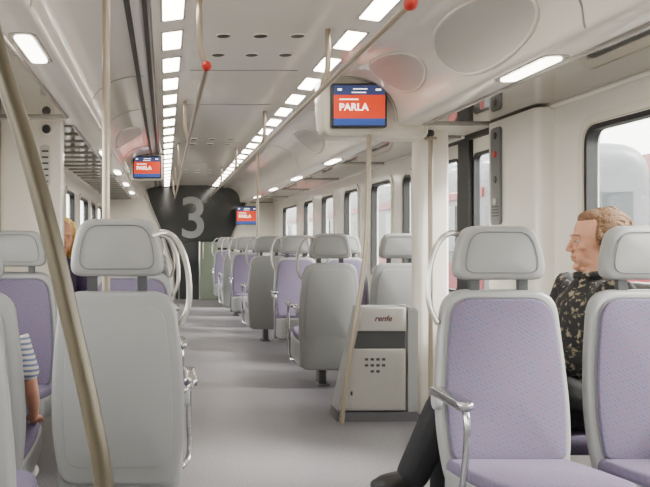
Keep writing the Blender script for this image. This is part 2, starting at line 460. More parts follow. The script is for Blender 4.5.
# luggage racks
def rack(side, ya, yb, lamps, label, z, bars):
    t = thing('luggage_rack', label, 'luggage rack', (CX+side*1.12, (ya+yb)/2, z))
    L = (yb-ya)/2; W = 1.59-1.12
    x0, x1 = sorted((0, side*W))
    MB().box(x0, x1, -L, L, 0.0, 0.014).build('shelf_panel', M['shelf'] if not bars else M['shelfd'], t, smooth=False)
    MB().tube([(0.0, -L, 0.0), (0.0, L, 0.0)], 0.014, 10).build('front_rail', M['handle'], t)
    MB().tube([(side*(W-0.015), -L, -0.006), (side*(W-0.015), L, -0.006)], 0.014, 10).build('wall_rail', M['white'], t)
    n = int((yb-ya)/(0.42 if bars else 1.9))
    for i in range(n+1):
        y = -L+0.02+(2*L-0.04)*i/n
        MB().box(x0, x1, y-0.012, y+0.012, -0.012, 0.0).build('crossbar', M['handle'], t, smooth=False)
    for ly in lamps:
        o = rpoly([(-0.035,-0.23,0.035),(0.035,-0.23,0.035),(0.035,0.23,0.035),(-0.035,0.23,0.035)], 6)
        MB().slab([(u-side*0.08, v+ly-(ya+yb)/2) for u, v in o], -0.012, 0.0, 0.005, XY).build('reading_lamp', M['rlight'], t)
        o2 = rpoly([(-0.055,-0.26,0.05),(0.055,-0.26,0.05),(0.055,0.26,0.05),(-0.055,0.26,0.05)], 6)
        MB().slab([(u-side*0.08, v+ly-(ya+yb)/2) for u, v in o2], -0.004, 0.002, 0.002, XY).build('lamp_rim', M['handle'], t)
    return t
rack(1, -2.4, 4.96, [-0.6, 1.4, 3.36], 'near pale luggage rack over the large right window with an oval lamp', ZR, False)
rack(1, 5.53, 15.3, [7.3, 9.3, 11.3, 13.3], 'far luggage rack over the right windows beyond the display screen', ZR, False)
rack(-1, -2.4, 5.13, [-0.6, 1.4, 3.3], 'near luggage rack on the left with an oval lamp', ZL, False)
rack(-1, 5.53, 15.3, [7.3, 9.3, 11.3, 13.3], 'far tinted slatted luggage rack on the left above the distant windows', ZL, True)

def oval(side, yc, ly, t0, t1, label):
    zl = ZR if side > 0 else ZL
    V = []; F = []; NR = 8; NS = 28
    def pt(a, r, off):
        t = (t0+t1)/2+(t1-t0)/2*math.sin(a)*r; y = math.cos(a)*ly/2*r
        u, z = cove(max(0.02, min(0.99, t)), zl); u2, z2 = cove(max(0.02, min(0.99, t+0.02)), zl)
        nx, nz = (z2-z), -(u2-u); l = math.hypot(nx, nz) or 1
        return Vector((CX+side*(u+nx/l*off), yc+y, z+nz/l*off))
    org = pt(0, 0, 0)
    V.append(pt(0, 0, 0.010)-org)
    for j in range(1, NR+1):
        for k in range(NS): V.append(pt(2*PI*k/NS, j/NR, 0.010)-org)
    for k in range(NS): V.append(pt(2*PI*k/NS, 1.0, -0.004)-org)
    for k in range(NS): F.append((0, 1+k, 1+(k+1) % NS))
    for j in range(NR):
        for k in range(NS):
            a = 1+j*NS+k; b = 1+j*NS+(k+1) % NS; F.append((a, a+NS, b+NS, b))
    t = thing('air_vent_cover', label, 'vent cover', org)
    mb = MB(); mb.add(V, F); mb.build('cover_plate', M['greyoval'], t, ang=60)
    MB().tube([pt(2*PI*k/NS, 1.0, 0.004)-org for k in range(NS)], 0.009, 8, True).build('rim', M['cove'], t)
oval(1, 3.5, 1.0, 0.25, 0.98, 'nearest large grey oval cover on the right ceiling curve')
oval(1, 4.5, 0.62, 0.1, 0.75, 'smaller grey oval cover above the display screen housing')
oval(1, 7.4, 0.8, 0.15, 0.85, 'grey oval cover on the right ceiling curve past the display screen')
oval(-1, 7.4, 0.8, 0.15, 0.85, 'grey oval cover on the left ceiling curve')

# pillars
struct(MB().slab(rpoly([(WR-0.10,4.27,0.04),(WR,4.27,0),(WR,4.91,0),(WR-0.10,4.91,0.03)],5), 0.0, 1.86, 0.004, XY).build('trim_20', M['white']))
t = thing('control_panel', 'narrow grey vertical control strip on the white pillar by the door', 'control panel', (WR-0.102, 4.765, 1.24))
MB().slab(rpoly([(-0.07,0,0.03),(0.07,0,0.03),(0.07,0.58,0.03),(-0.07,0.58,0.03)]), -0.012, 0.002, 0.004, YZ).build('plate', M['panelgrey'], t)
for z, mm in ((0.53, 'bezel'), (0.42, 'red'), (0.27, 'bezel'), (0.14, 'steel')):
    MB().slab([(0.022*math.cos(a*PI/8), z+0.022*math.sin(a*PI/8)) for a in range(16)], -0.018, -0.010, 0.003, YZ).build('button', M[mm], t)
for i in range(4):
    MB().box(-0.014, -0.011, -0.05, 0.05, 0.05+0.018*i, 0.058+0.018*i).build('slot', M['dark'], t, smooth=False)

def column(x0, x1, y0, y1, name):
    return struct(MB().slab(rpoly([(x0,y0,0.05),(x1,y0,0.02),(x1,y1,0.02),(x0,y1,0.05)],6), 0.0, 2.0, 0.004, XY).build(name, M['white']))
column(1.66, 1.875, 5.28, 5.42, 'trim_21')
column(-1.095, -0.68, 5.28, 5.42, 'trim_22')
t = thing('column_vent', 'narrow slotted grey vent on the left white column', 'vent', (-0.79, 5.28, 1.50))
MB().slab(rpoly([(-0.035,0,0.03),(0.035,0,0.03),(0.035,0.28,0.03),(-0.035,0.28,0.03)]), -0.008, 0.002, 0.003, XZ).build('plate', M['greyoval'], t)
for i in range(6): MB().box(-0.022, 0.022, -0.0095, -0.007, 0.03+0.04*i, 0.042+0.04*i).build('slot', M['groove'], t, smooth=False)
for X, zz, lab in ((1.74, 1.85, 'small dark camera dome at the top of the right column'), (-0.78, 1.88, 'small dark camera dome at the top of the left column')):
    t = thing('camera_dome', lab, 'camera', (X, 5.28, zz))
    MB().slab([(0.05*math.cos(a*PI/10), 0.05*math.sin(a*PI/10)) for a in range(20)], -0.02, 0.0, 0.005, XZ).build('base', M['white'], t)
    MB().ellip((0,-0.02,0), (0.03,0.03,0.03)).build('dome', M['bezel'], t)

struct(MB().box(WR-0.035, WR, Y0, 4.25, 0.0, 0.28).build('baseboard_right', M['greyoval'], smooth=False))
struct(MB().box(WL, WL+0.035, Y0, 5.27, 0.0, 0.28).build('baseboard_left', M['greyoval'], smooth=False))

# ------------------------------------------------------------------ end wall
E = Y1
struct(MB().box(WL-0.1, WR+0.1, E, E+0.08, 0, 2.3).build('wall_front', M['white'], smooth=False))
t = thing('glass_partition', 'dark funnel shaped glass partition with a pale numeral 3 at the end of the car', 'partition', (0.6, E, 0))
def ex(px): return (px-165)/52.0-0.6
def ez(py): return 1.15-(py-240)/52.0
fo = [(ex(144),ez(184)),(ex(252),ez(184)),(ex(246),ez(204)),(ex(232),ez(236)),(ex(221),ez(266)),(ex(220),0.0),(ex(175),0.0),(ex(173),ez(266)),(ex(163),ez(236)),(ex(150),ez(204))]
MB().prism(fo, -0.04, 0.0, XZ).build('glass_panel', M['endglass'], t, smooth=False)
MB().prism([(ex(179),0.02),(ex(199),0.02),(ex(199),ez(242)),(ex(179),ez(242))], -0.055, -0.04, XZ).build('door_panel', M['endglass'], t, smooth=False)
MB().prism([(ex(200),0.02),(ex(217),0.02),(ex(217),ez(242)),(ex(200),ez(242))], -0.055, -0.04, XZ).build('door_panel', M['doorglass'], t, smooth=False)
fr = MB()
for a, b in zip(fo, fo[1:]+fo[:1]): fr.tube([(a[0],-0.045,a[1]),(b[0],-0.045,b[1])], 0.016, 6)
fr.build('edge_frame', M['handle'], t)
MB().tube([(ex(199.5),-0.06,0.02),(ex(199.5),-0.06,ez(242))], 0.014, 8).build('door_stile', M['steel'], t)
MB().tube([(ex(179),-0.06,0.02),(ex(179),-0.06,ez(242)),(ex(217),-0.06,ez(242)),(ex(217),-0.06,0.02)], 0.014, 8).build('door_frame', M['doorglass'], t)
MB().tube([(ex(203),-0.09,0.8),(ex(203),-0.09,1.10)], 0.015, 8).build('door_handle', M['pole'], t)
text_mesh('numeral_mark', '3', 1.10, (ex(179), -0.045, ez(237)), M['mark'], t, bold=0.014)

# ------------------------------------------------------------------ display screens
def screen(label, loc, w, h, mount):
    t = thing('display_screen', label, 'screen', loc)
    a, b = w/2, h/2
    MB().slab(rpoly([(-a,-b,0.015),(a,-b,0.015),(a,b,0.015),(-a,b,0.015)],4), -0.03, 0.03, 0.008, XZ).build('bezel', M['bezel'], t)
    a -= 0.014; b -= 0.014
    MB().box(-a, a, -0.033, -0.028, b*0.52, b).build('header_band', M['s_dark'], t, smooth=False)
    MB().box(-a, a, -0.033, -0.028, -b*0.66, b*0.52).build('orange_band', M['s_or'], t, smooth=False)
    MB().box(-a, a, -0.033, -0.028, -b, -b*0.66).build('footer_band', M['s_blue'], t, smooth=False)
    text_mesh('lettering', 'PARLA', h*0.225, (-a*0.80, -0.0345, -b*0.26), M['s_wh'], t, bold=0.0008)
    ln = MB()
    ln.box(-a*0.78, -a*0.05, -0.0345, -0.033, b*0.27, b*0.32)
    ln.box(-a*0.3, a*0.25, -0.0345, -0.033, b*0.62, b*0.66)
    ln.box(-a*0.25, a*0.30, -0.0345, -0.033, b*0.80, b*0.84)
    ln.box(-a*0.85, -a*0.70, -0.0345, -0.033, b*0.74, b*0.84)
    ln.box(a*0.64, a*0.84, -0.0345, -0.033, b*0.74, b*0.82)
    ln.build('small_print_lines', M['s_wh'], t, smooth=False)
    if mount == 'hang':
        MB().tube([(0,0.02,b), (0,0.02,2.17-loc[2])], 0.02, 8).build('hanger', M['handle'], t)
        MB().slab(rpoly([(-w/2-0.02,-h/2-0.02,0.03),(w/2+0.02,-h/2-0.02,0.03),(w/2+0.02,h/2+0.02,0.03),(-w/2-0.02,h/2+0.02,0.03)],4), 0.0, 0.09, 0.02, XZ).build('back_housing', M['housing'], t)
    if mount == 'wall':
        MB().box(-0.05, 0.05, 0.02, E-loc[1]-0.002, -0.05, 0.05).build('wall_arm', M['handle'], t, smooth=False)
    return t
t = thing('display_housing', 'beige rounded housing between ceiling and column that carries the near screen', 'screen housing', (1.33, 5.12, 1.80))
MB().slab(rpoly([(-0.33,0.0,0.07),(0.33,-0.01,0.05),(0.33,0.40,0.0),(-0.35,0.40,0.02),(-0.35,0.2,0.05)],6), -0.10, 0.14, 0.03, XZ).build('housing_body', M['housing'], t)
screen('near screen reading PARLA on a beige housing above the litter bin', (1.205, 4.989, 1.985), 0.345, 0.275, None)
screen('distant left hanging screen reading PARLA near the ceiling', (-0.21, 9.4, 2.005), 0.335, 0.265, 'hang')
screen('small far right screen reading PARLA on the end wall', (1.50, 14.7, 1.60), 0.40, 0.34, 'wall')

# ------------------------------------------------------------------ rails and poles
def rail(X, ya, label):
    t = thing('ceiling_handrail', label, 'handrail', (X, ya, 1.90))
    MB().tube([(0,0,0),(0,11.0,0)], 0.013, 10).build('rail_tube', M['pole'], t)
    MB().ellip((0,-0.01,0), (0.022,0.028,0.022)).build('end_knob', M['red'], t)
    ys = [0.02, 2.6, 5.2, 7.8, 10.4] if X < 0.5 else [1.46, 4.0, 6.6, 9.0]
    for y in ys:
        sx = 0.03 if X > 0.5 else -0.03
        MB().tube(smooth_path([(sx,y-0.03,0.298),(sx,y-0.03,0.12),(sx*0.6,y-0.02,0.05),(0,y,0.0)],5), 0.014, 10).build('hanger', M['pole'], t)
rail(0.18, 3.46, 'left ceiling handrail with a red end knob beside the centre lamps')
rail(0.78, 2.55, 'right ceiling handrail with a red end knob beside the slanted lamps')
def pole(name, label, pts, r, m, base=(0,0,0), flange=True):
    t = thing(name, label, 'pole', base)
    P = [(p[0]-base[0], p[1]-base[1], p[2]-base[2]) for p in pts]
    MB().tube(smooth_path(P, 10), r, 14).build('pole_tube', m, t)
    if flange:
        for p in (P[0], P[-1]):
            MB().slab([(p[0]+0.04*math.cos(a*PI/8), p[1]+0.04*math.sin(a*PI/8)) for a in range(16)], p[2]-0.008, p[2]+0.008, 0.003, XY).build('flange', m, t)
    return t
Yn = 1.39
def np(px, py): return ((px-165)/575.0, Yn, 1.15-(py-240)/575.0)
pole('grab_pole', 'thick olive metal pole curving across the left foreground', [np(-82,-360), np(-52,-150), np(-4,45), np(25,140), np(50,232), np(73,330), np(91,410), np(104,487), np(118,650), (np(124,850)[0], Yn, 0.01)], 0.0175, M['polen'], (-0.07, Yn, 0))
def seat_pole(label, X, Y, top, r):
    t = thing('grab_pole', label, 'pole', (X, Y, 0.90))
    MB().tube([(0,0,0),(0,0,top-0.90)], r, 12).build('pole_tube', M['pole'], t)
    MB().slab(rpoly([(-0.03,-0.115,0.01),(0.03,-0.115,0.01),(0.03,0.02,0.02),(-0.03,0.02,0.02)],4), -0.02, 0.03, 0.006, XY).build('clamp', M['bingrey'], t)
seat_pole('thin straight beige pole rising from the near left seat to the ceiling', -0.214, 2.905, 2.16, 0.0145)
seat_pole('slim far pole rising from the second row of right seat backs to the ceiling', 1.045, 9.03, 2.165, 0.016)
pole('grab_pole', 'beige pole running from the screen housing down to the litter bin, bent at the bin', [(1.275,5.0,1.80),(1.27,5.0,1.5),(1.262,5.0,1.2),(1.235,5.0,0.92),(1.185,5.0,0.6),(1.13,5.0,0.25),(1.105,5.0,0.01)], 0.0155, M['pole'], (1.105,5.0,0), False)
pole('grab_pole', 'straight beige pole standing in front of the right white column', [(1.70,5.12,0.01),(1.70,5.12,0.9),(1.70,5.12,1.80)], 0.015, M['pole'], (1.70,5.12,0))

# ------------------------------------------------------------------ litter bin
t = thing('litter_bin', 'steel litter bin with slanted side and renfe lettering under the screen', 'litter bin', (1.335, 5.06, 0))
def bx(px): return (px-165)/158.0-1.335
def bz(py): return 1.15-(py-240)/158.0
MB().slab([(bx(337),0.0),(bx(418),0.0),(bx(418),bz(412)),(bx(338.5),bz(412))], 0.0, 0.24, 0.006, XZ).build('base', M['binbase'], t, ang=30)
MB().slab([(bx(339),bz(412)),(bx(408),bz(412)),(bx(408),bz(308)),(bx(362),bz(308))], 0.03, 0.24, 0.006, XZ).build('body', M['bingrey'], t, ang=30)
MB().slab(rpoly([(bx(408),bz(412),0),(bx(418),bz(412),0),(bx(418),bz(307),0.03),(bx(408),bz(307),0)],4), 0.0, 0.24, 0.006, XZ).build('side_post', M['bingrey'], t, ang=30)
MB().slab([(bx(357),bz(331)),(bx(406),bz(331)),(bx(406),bz(307)),(bx(362.5),bz(307))], -0.005, 0.04, 0.005, XZ).build('sign_plate', M['binsteel'], t, ang=30)
MB().prism([(bx(355),bz(349)),(bx(406),bz(349)),(bx(406),bz(331)),(bx(359),bz(331))], 0.024, 0.03, XZ).build('opening', M['bindark'], t, smooth=False)
fl = MB().slab([(bx(340),bz(410)),(bx(405),bz(410)),(bx(405),bz(349)),(bx(353),bz(349))], -0.01, 0.03, 0.005, XZ).build('flap', M['binsteel'], t, ang=30)
for r in range(3):
    for c in range(4):
        cx = bx(366)+c*0.036; cz = bz(359)-r*0.038
        if r == 2 and c in (0, 3): continue
        MB().slab([(cx-0.011,cz-0.008),(cx+0.011,cz-0.008),(cx+0.011,cz+0.008),(cx-0.011,cz+0.008)], -0.0125, -0.009, 0.001, XZ).build('vent_hole', M['bindark'], fl)
MB().box(bx(350), bx(352), -0.013, -0.009, bz(395), bz(391)).build('lock', M['bindark'], fl, smooth=False)
text_mesh('lettering', 'renfe', 0.052, (bx(374), -0.007, bz(321)), M['text'], t, shear=0.25, bold=0.001)

# ------------------------------------------------------------------ seats
MESH = {}
def cached(key, name, m, fn, ang=35):
    if key not in MESH: MESH[key] = fn().mesh(name, m, True, ang)
    return MESH[key]
def lean(u, v, w): return (u, w+(v-0.4)*0.10+0.02*math.sin((v-0.4)*5.0)*0.5, v)
def f_shell(zb):
    def g():
        o = rpoly([(-0.205,zb,0.06),(0.205,zb,0.06),(0.234,0.50,0.12),(0.225,0.72,0.2),(0.196,0.975,0.085),(-0.196,0.975,0.085),(-0.225,0.72,0.2),(-0.234,0.50,0.12)],7)
        return MB().slab(o, 0.0, 0.055, 0.02, lean, -0.006, 0.022)
    return g
def pad_outline():
    return rpoly([(-0.192,0.40,0.03),(0.192,0.40,0.03),(0.205,0.55,0.1),(0.198,0.72,0.2),(0.170,0.945,0.075),(-0.170,0.945,0.075),(-0.198,0.72,0.2),(-0.205,0.55,0.1)],7)
def f_pad(): return MB().slab(pad_outline(), -0.016, 0.006, 0.008, lean, 0.012, 0)
def f_padseam(): return MB().tube([lean(u*1.012, v+(v-0.68)*0.012, -0.003) for u, v in pad_outline()], 0.004, 6, True)
def f_backpanel():
    o = rpoly([(-0.178,0.36,0.05),(0.178,0.36,0.05),(0.193,0.6,0.2),(0.160,0.93,0.07),(-0.160,0.93,0.07),(-0.193,0.6,0.2)],7)
    return MB().slab(o, 0.050, 0.066, 0.004, lean, 0, 0.020)
def f_head():
    o = rpoly([(-0.158,1.010,0.045),(0.158,1.010,0.045),(0.160,1.075,0.05),(0.128,1.200,0.055),(-0.128,1.200,0.055),(-0.160,1.075,0.05)],7)
    return MB().slab(o, -0.012, 0.052, 0.022, lean, 0.012, 0.008)
def f_headline():
    o = rpoly([(-0.125,1.035,0.04),(0.125,1.035,0.04),(0.127,1.09,0.05),(0.10,1.178,0.045),(-0.10,1.178,0.045),(-0.127,1.09,0.05)],6)
    mb = MB()
    mb.tube([lean(u, v, -0.0165) for u, v in o], 0.002, 5, True)
    mb.tube([lean(u, v, 0.0565) for u, v in o], 0.002, 5, True); return mb
def f_post(x):
    return lambda: MB().slab(rpoly([(x-0.017,0.93,0.004),(x+0.017,0.93,0.004),(x+0.017,1.06,0.004),(x-0.017,1.06,0.004)],2), 0.012, 0.034, 0.004, lean)
def cmap(u, v, w): return (u, v, w - v*0.10)
def f_cush():
    o = rpoly([(-0.210,0.03,0.03),(0.210,0.03,0.03),(0.226,-0.2,0.15),(0.210,-0.455,0.08),(-0.210,-0.455,0.08),(-0.226,-0.2,0.15)],7)
    return MB().slab(o, 0.345, 0.400, 0.026, cmap, 0, 0.012)
def f_cshell(zb):
    def g():
        o = rpoly([(-0.216,0.02,0.03),(0.216,0.02,0.03),(0.234,-0.2,0.15),(0.216,-0.468,0.09),(-0.216,-0.468,0.09),(-0.234,-0.2,0.15)],7)
        return MB().slab(o, zb, 0.368, 0.02, cmap)
    return g
def f_ped():
    return MB().slab(rpoly([(-0.03,-0.32,0.02),(0.03,-0.32,0.02),(0.03,-0.18,0.02),(-0.03,-0.18,0.02)],4), 0.0, 0.31, 0.006, XY)
def f_foot():
    return MB().slab(rpoly([(-0.05,-0.35,0.03),(0.05,-0.35,0.03),(0.05,-0.14,0.03),(-0.05,-0.14,0.03)],4), 0.0, 0.012, 0.004, XY)
def f_arm(s, zb):
    def g():
        x = s*0.256
        p = smooth_path([(s*0.228,0.035,0.62),(x,0.0,0.635),(x,-0.15,0.635),(x,-0.27,0.632),(x,-0.305,0.59),(x,-0.295,0.48),(x,-0.25,zb+0.06),(s*0.228,-0.18,zb+0.03)],6)
        return MB().tube(p, 0.011, 10)
    return g
def f_armpad(s):
    def g():
        x = s*0.256
        return MB().slab(rpoly([(x-0.024,-0.02,0.02),(x+0.024,-0.02,0.02),(x+0.027,-0.31,0.025),(x-0.027,-0.31,0.025)],5), 0.628, 0.655, 0.010, XY, 0, 0.003)
    return g
def f_bracket(s):
    def g():
        x = s*0.238
        return MB().slab([(0.02+0.028*math.cos(a*PI/8), 0.60+0.035*math.sin(a*PI/8)) for a in range(16)], x-0.012, x+0.012, 0.005, YZ)
    return g
def f_grab(s):
    def g():
        p = smooth_path([lean(s*0.12,1.165,0.045)]+[lean(s*a, b, 0.02) for a, b in ((0.165,1.175),(0.205,1.145),(0.234,1.08),(0.246,1.0),(0.243,0.92),(0.218,0.86))],6)
        return MB().tube(p, 0.0105, 10)
    return g
def seat(label, X, Y, us, aisle, group, arm=True, grab=True, low=False, headup=False):
    t = thing('passenger_chair', label, 'seat', (X, Y, 0), 0 if us else PI, group)
    zb, zc, k = (0.15, 0.17, 'low') if low else (0.29, 0.27, '')
    link('backrest', cached('shell'+k, 'backrest', M['shell'], f_shell(zb)), t)
    p = link('back_fabric', cached('pad', 'back_fabric', M['fabric'], f_pad), t)
    link('fabric_piping', cached('seam', 'fabric_piping', M['ped'], f_padseam), p)
    link('back_panel', cached('bp', 'back_panel', M['shell'], f_backpanel), t)
    h = link('headrest', cached('head', 'headrest', M['headr'], f_head), t)
    if headup: h.scale = (1.0, 1, 1.04); h.location = (0, 0, -0.025)
    link('headrest_seam', cached('hl', 'headrest_seam', M['ped'], f_headline), h)
    for i, x in enumerate((-0.085, 0.085)): link('headrest_post', cached('post%d' % i, 'headrest_post', M['bindark'], f_post(x)), t)
    link('seat_cushion', cached('cush', 'seat_cushion', M['fabric'], f_cush), t)
    link('seat_pan', cached('csh'+k, 'seat_pan', M['shell'], f_cshell(zc)), t)
    pd = link('pedestal', cached('ped', 'pedestal', M['ped'], f_ped), t)
    link('foot_plate', cached('foot', 'foot_plate', M['ped'], f_foot), pd)
    s = aisle*(1 if us else -1)
    if arm and s:
        a = link('armrest', cached('arm%d%s' % (s, k), 'armrest', M['chrome'], f_arm(s, zc)), t)
        link('armrest_pad', cached('armp%d' % s, 'armrest_pad', M['chrome'], f_armpad(s)), a)
        link('armrest_hinge', cached('armb%d' % s, 'armrest_hinge', M['bingrey'], f_bracket(s)), a)
    if grab and s:
        link('grab_handle', cached('grab%d' % s, 'grab_handle', M['handle'], f_grab(s)), t)
    return t
seat('nearest right aisle seat facing the camera with purple fabric and metal armrest', 1.175, 2.74, True, -1, 'right side train seats')
seat('nearest right window seat facing the camera, cut by the photo edge', 1.695, 2.74, True, 0, 'right side train seats')
rr = [(1.25,6.15,False,0.53,'grey backed aisle seat just beyond the litter bin','grey backed window seat beyond the litter bin, partly behind the column'),
      (1.32,8.0,True,0.50,'purple fronted aisle seat facing the camera beyond the litter bin','purple fronted window seat facing the camera beyond the litter bin'),
      (1.15,8.95,False,0.50,'grey backed aisle seat in the second row of right seat backs','grey backed window seat in the second row of right seat backs'),
      (1.13,10.9,True,0.50,'third right row aisle seat facing the camera, mostly hidden','third right row window seat facing the camera, mostly hidden'),
      (1.09,12.0,False,0.50,'small distant grey backed aisle seat on the right','small distant grey backed window seat on the right'),
      (1.08,14.0,True,0.50,'farthest right aisle seat near the end wall','farthest right window seat near the end wall')]
for X, Y, us, dx, l1, l2 in rr:
    seat(l1, X, Y, us, -1, 'right side train seats', low=True); seat(l2, X+dx, Y, us, 0, 'right side train seats', low=True)
seat('nearest left aisle seat seen from its grey back', -0.163, 2.83, False, 1, 'left side train seats', headup=True)
seat('nearest left window seat seen from its grey back at the photo edge', -0.715, 2.83, False, 0, 'left side train seats')
seat('seat beside the camera showing only its purple cushion in the bottom left corner', -0.600, 2.03, False, 1, 'left side train seats', False, False)
ll = [(4.15,-0.79,True,True,'second left row aisle seat facing the camera behind the near grey back','second left row window seat with purple front facing the camera'),
      (4.50,-0.82,False,False,'third left row aisle seat facing away, hidden by the near seat','third left row window seat facing away in front of the blonde woman'),
      (6.22,-0.80,True,True,'left aisle seat next to the blonde woman','left window seat the blonde woman sits in'),
      (6.57,-0.80,False,False,'left aisle seat backing onto the blonde woman row','left window seat backing onto the blonde woman seat'),
      (8.3,-0.80,True,False,'fourth bay left aisle seat','fourth bay left window seat'),
      (10.4,-0.80,True,False,'far left aisle seat before the end wall','far left window seat before the end wall')]
for Y, xw, us, gr, l1, l2 in ll:
    seat(l1, -0.175, Y, us, 1, 'left side train seats', gr, gr); seat(l2, xw, Y, us, 0, 'left side train seats')
t = thing('folding_chair', 'sideways wall seat the man sits on behind the right seats', 'seat', (1.70, 3.14, 0))
MB().slab(rpoly([(-0.30,-0.22,0.06),(0.17,-0.22,0.02),(0.17,0.22,0.02),(-0.30,0.22,0.06)],5), 0.36, 0.415, 0.02, XY, 0, 0.004).build('seat_cushion', M['fabric'], t)
MB().slab(rpoly([(-0.22,0.45,0.05),(0.22,0.45,0.05),(0.20,0.98,0.08),(-0.20,0.98,0.08)],5), 0.185, 0.24, 0.015, YZ).build('backrest', M['shell'], t)
MB().box(0.16, 0.375, -0.16, 0.16, 0.36, 0.50).build('wall_bracket', M['ped'], t, smooth=False)

# ------------------------------------------------------------------ people
def head_mb(male=False):
    mb = MB()
    mb.ellip((0,0.018,0.035),(0.075,0.095,0.085),seg=28,rg=20)
    mb.ellip((0,-0.026,-0.022),(0.061,0.058,0.078),seg=24,rg=16)
    mb.ellip((0,-0.032,-0.075),(0.049,0.050,0.036),seg=20)
    mb.ellip((0,-0.071,-0.100),(0.021,0.017,0.015))
    mb.ellip((0,-0.074,0.024),(0.046,0.013,0.012 if male else 0.008))
    mb.tube([(0,-0.079,0.018),(0,-0.087,0.002),(0,-0.095,-0.015),(0,-0.101,-0.029)],[0.008,0.0085,0.0095,0.0110],10)
    for s in (-1, 1):
        mb.ellip((s*0.0115,-0.091,-0.032),(0.009,0.011,0.0075))
        mb.ellip((s*0.040,-0.056,-0.022),(0.021,0.020,0.017))
        mb.ellip((s*0.030,-0.0725,0.0120),(0.017,0.010,0.006))
        mb.ellip((s*0.030,-0.0715,-0.0060),(0.016,0.010,0.005))
        mb.ellip((s*0.030,-0.063,-0.060),(0.016,0.016,0.024))
        mb.ellip((s*0.079,0.016,-0.004),(0.006,0.019,0.031),Matrix.Rotation(-0.25,3,'X') @ Matrix.Rotation(s*0.35,3,'Z'))
    mb.ellip((0,-0.078,-0.050),(0.022,0.012,0.012))
    mb.ellip((0,-0.084,-0.057),(0.022,0.009,0.005)); mb.ellip((0,-0.081,-0.070),(0.020,0.009,0.007))
    if male: mb.ellip((0,-0.025,-0.108),(0.040,0.045,0.020))
    return mb
def hand_mb(mb, W, d, n, side, sc=1.0):
    W = Vector(W); d = Vector(d).normalized(); n = Vector(n); n = (n-d*n.dot(d)).normalized(); l = d.cross(n)*side
    for off, ln in ((-0.030,0.058),(-0.010,0.074),(0.011,0.080),(0.032,0.072)):
        k = W+d*0.085*sc+l*off*sc; k0 = W+l*off*0.5*sc
        mb.tube([k0, (k0+k)/2+n*0.003, k],[0.014*sc,0.014*sc,0.011*sc],8)
        out = l*off*0.25
        p1 = k+d*ln*0.42*sc+out*0.5-n*0.010*sc; p2 = p1+(d*0.75-n*0.6)*ln*0.33*sc+out*0.3; p3 = p2+(d*0.45-n*0.85)*ln*0.26*sc
        mb.tube([k,p1,p2,p3],[0.010*sc,0.0088*sc,0.0080*sc,0.0070*sc],8)
    b = W+l*0.018*sc+d*0.018*sc; t1 = b+(l*0.75+d*0.65)*0.040*sc-n*0.008*sc; t2 = t1+(l*0.4+d*0.9)*0.034*sc-n*0.006*sc; t3 = t2+(d*0.95-l*0.05)*0.024*sc-n*0.006*sc
    mb.tube([b,t1,t2,t3],[0.015*sc,0.0115*sc,0.0098*sc,0.008*sc],8)

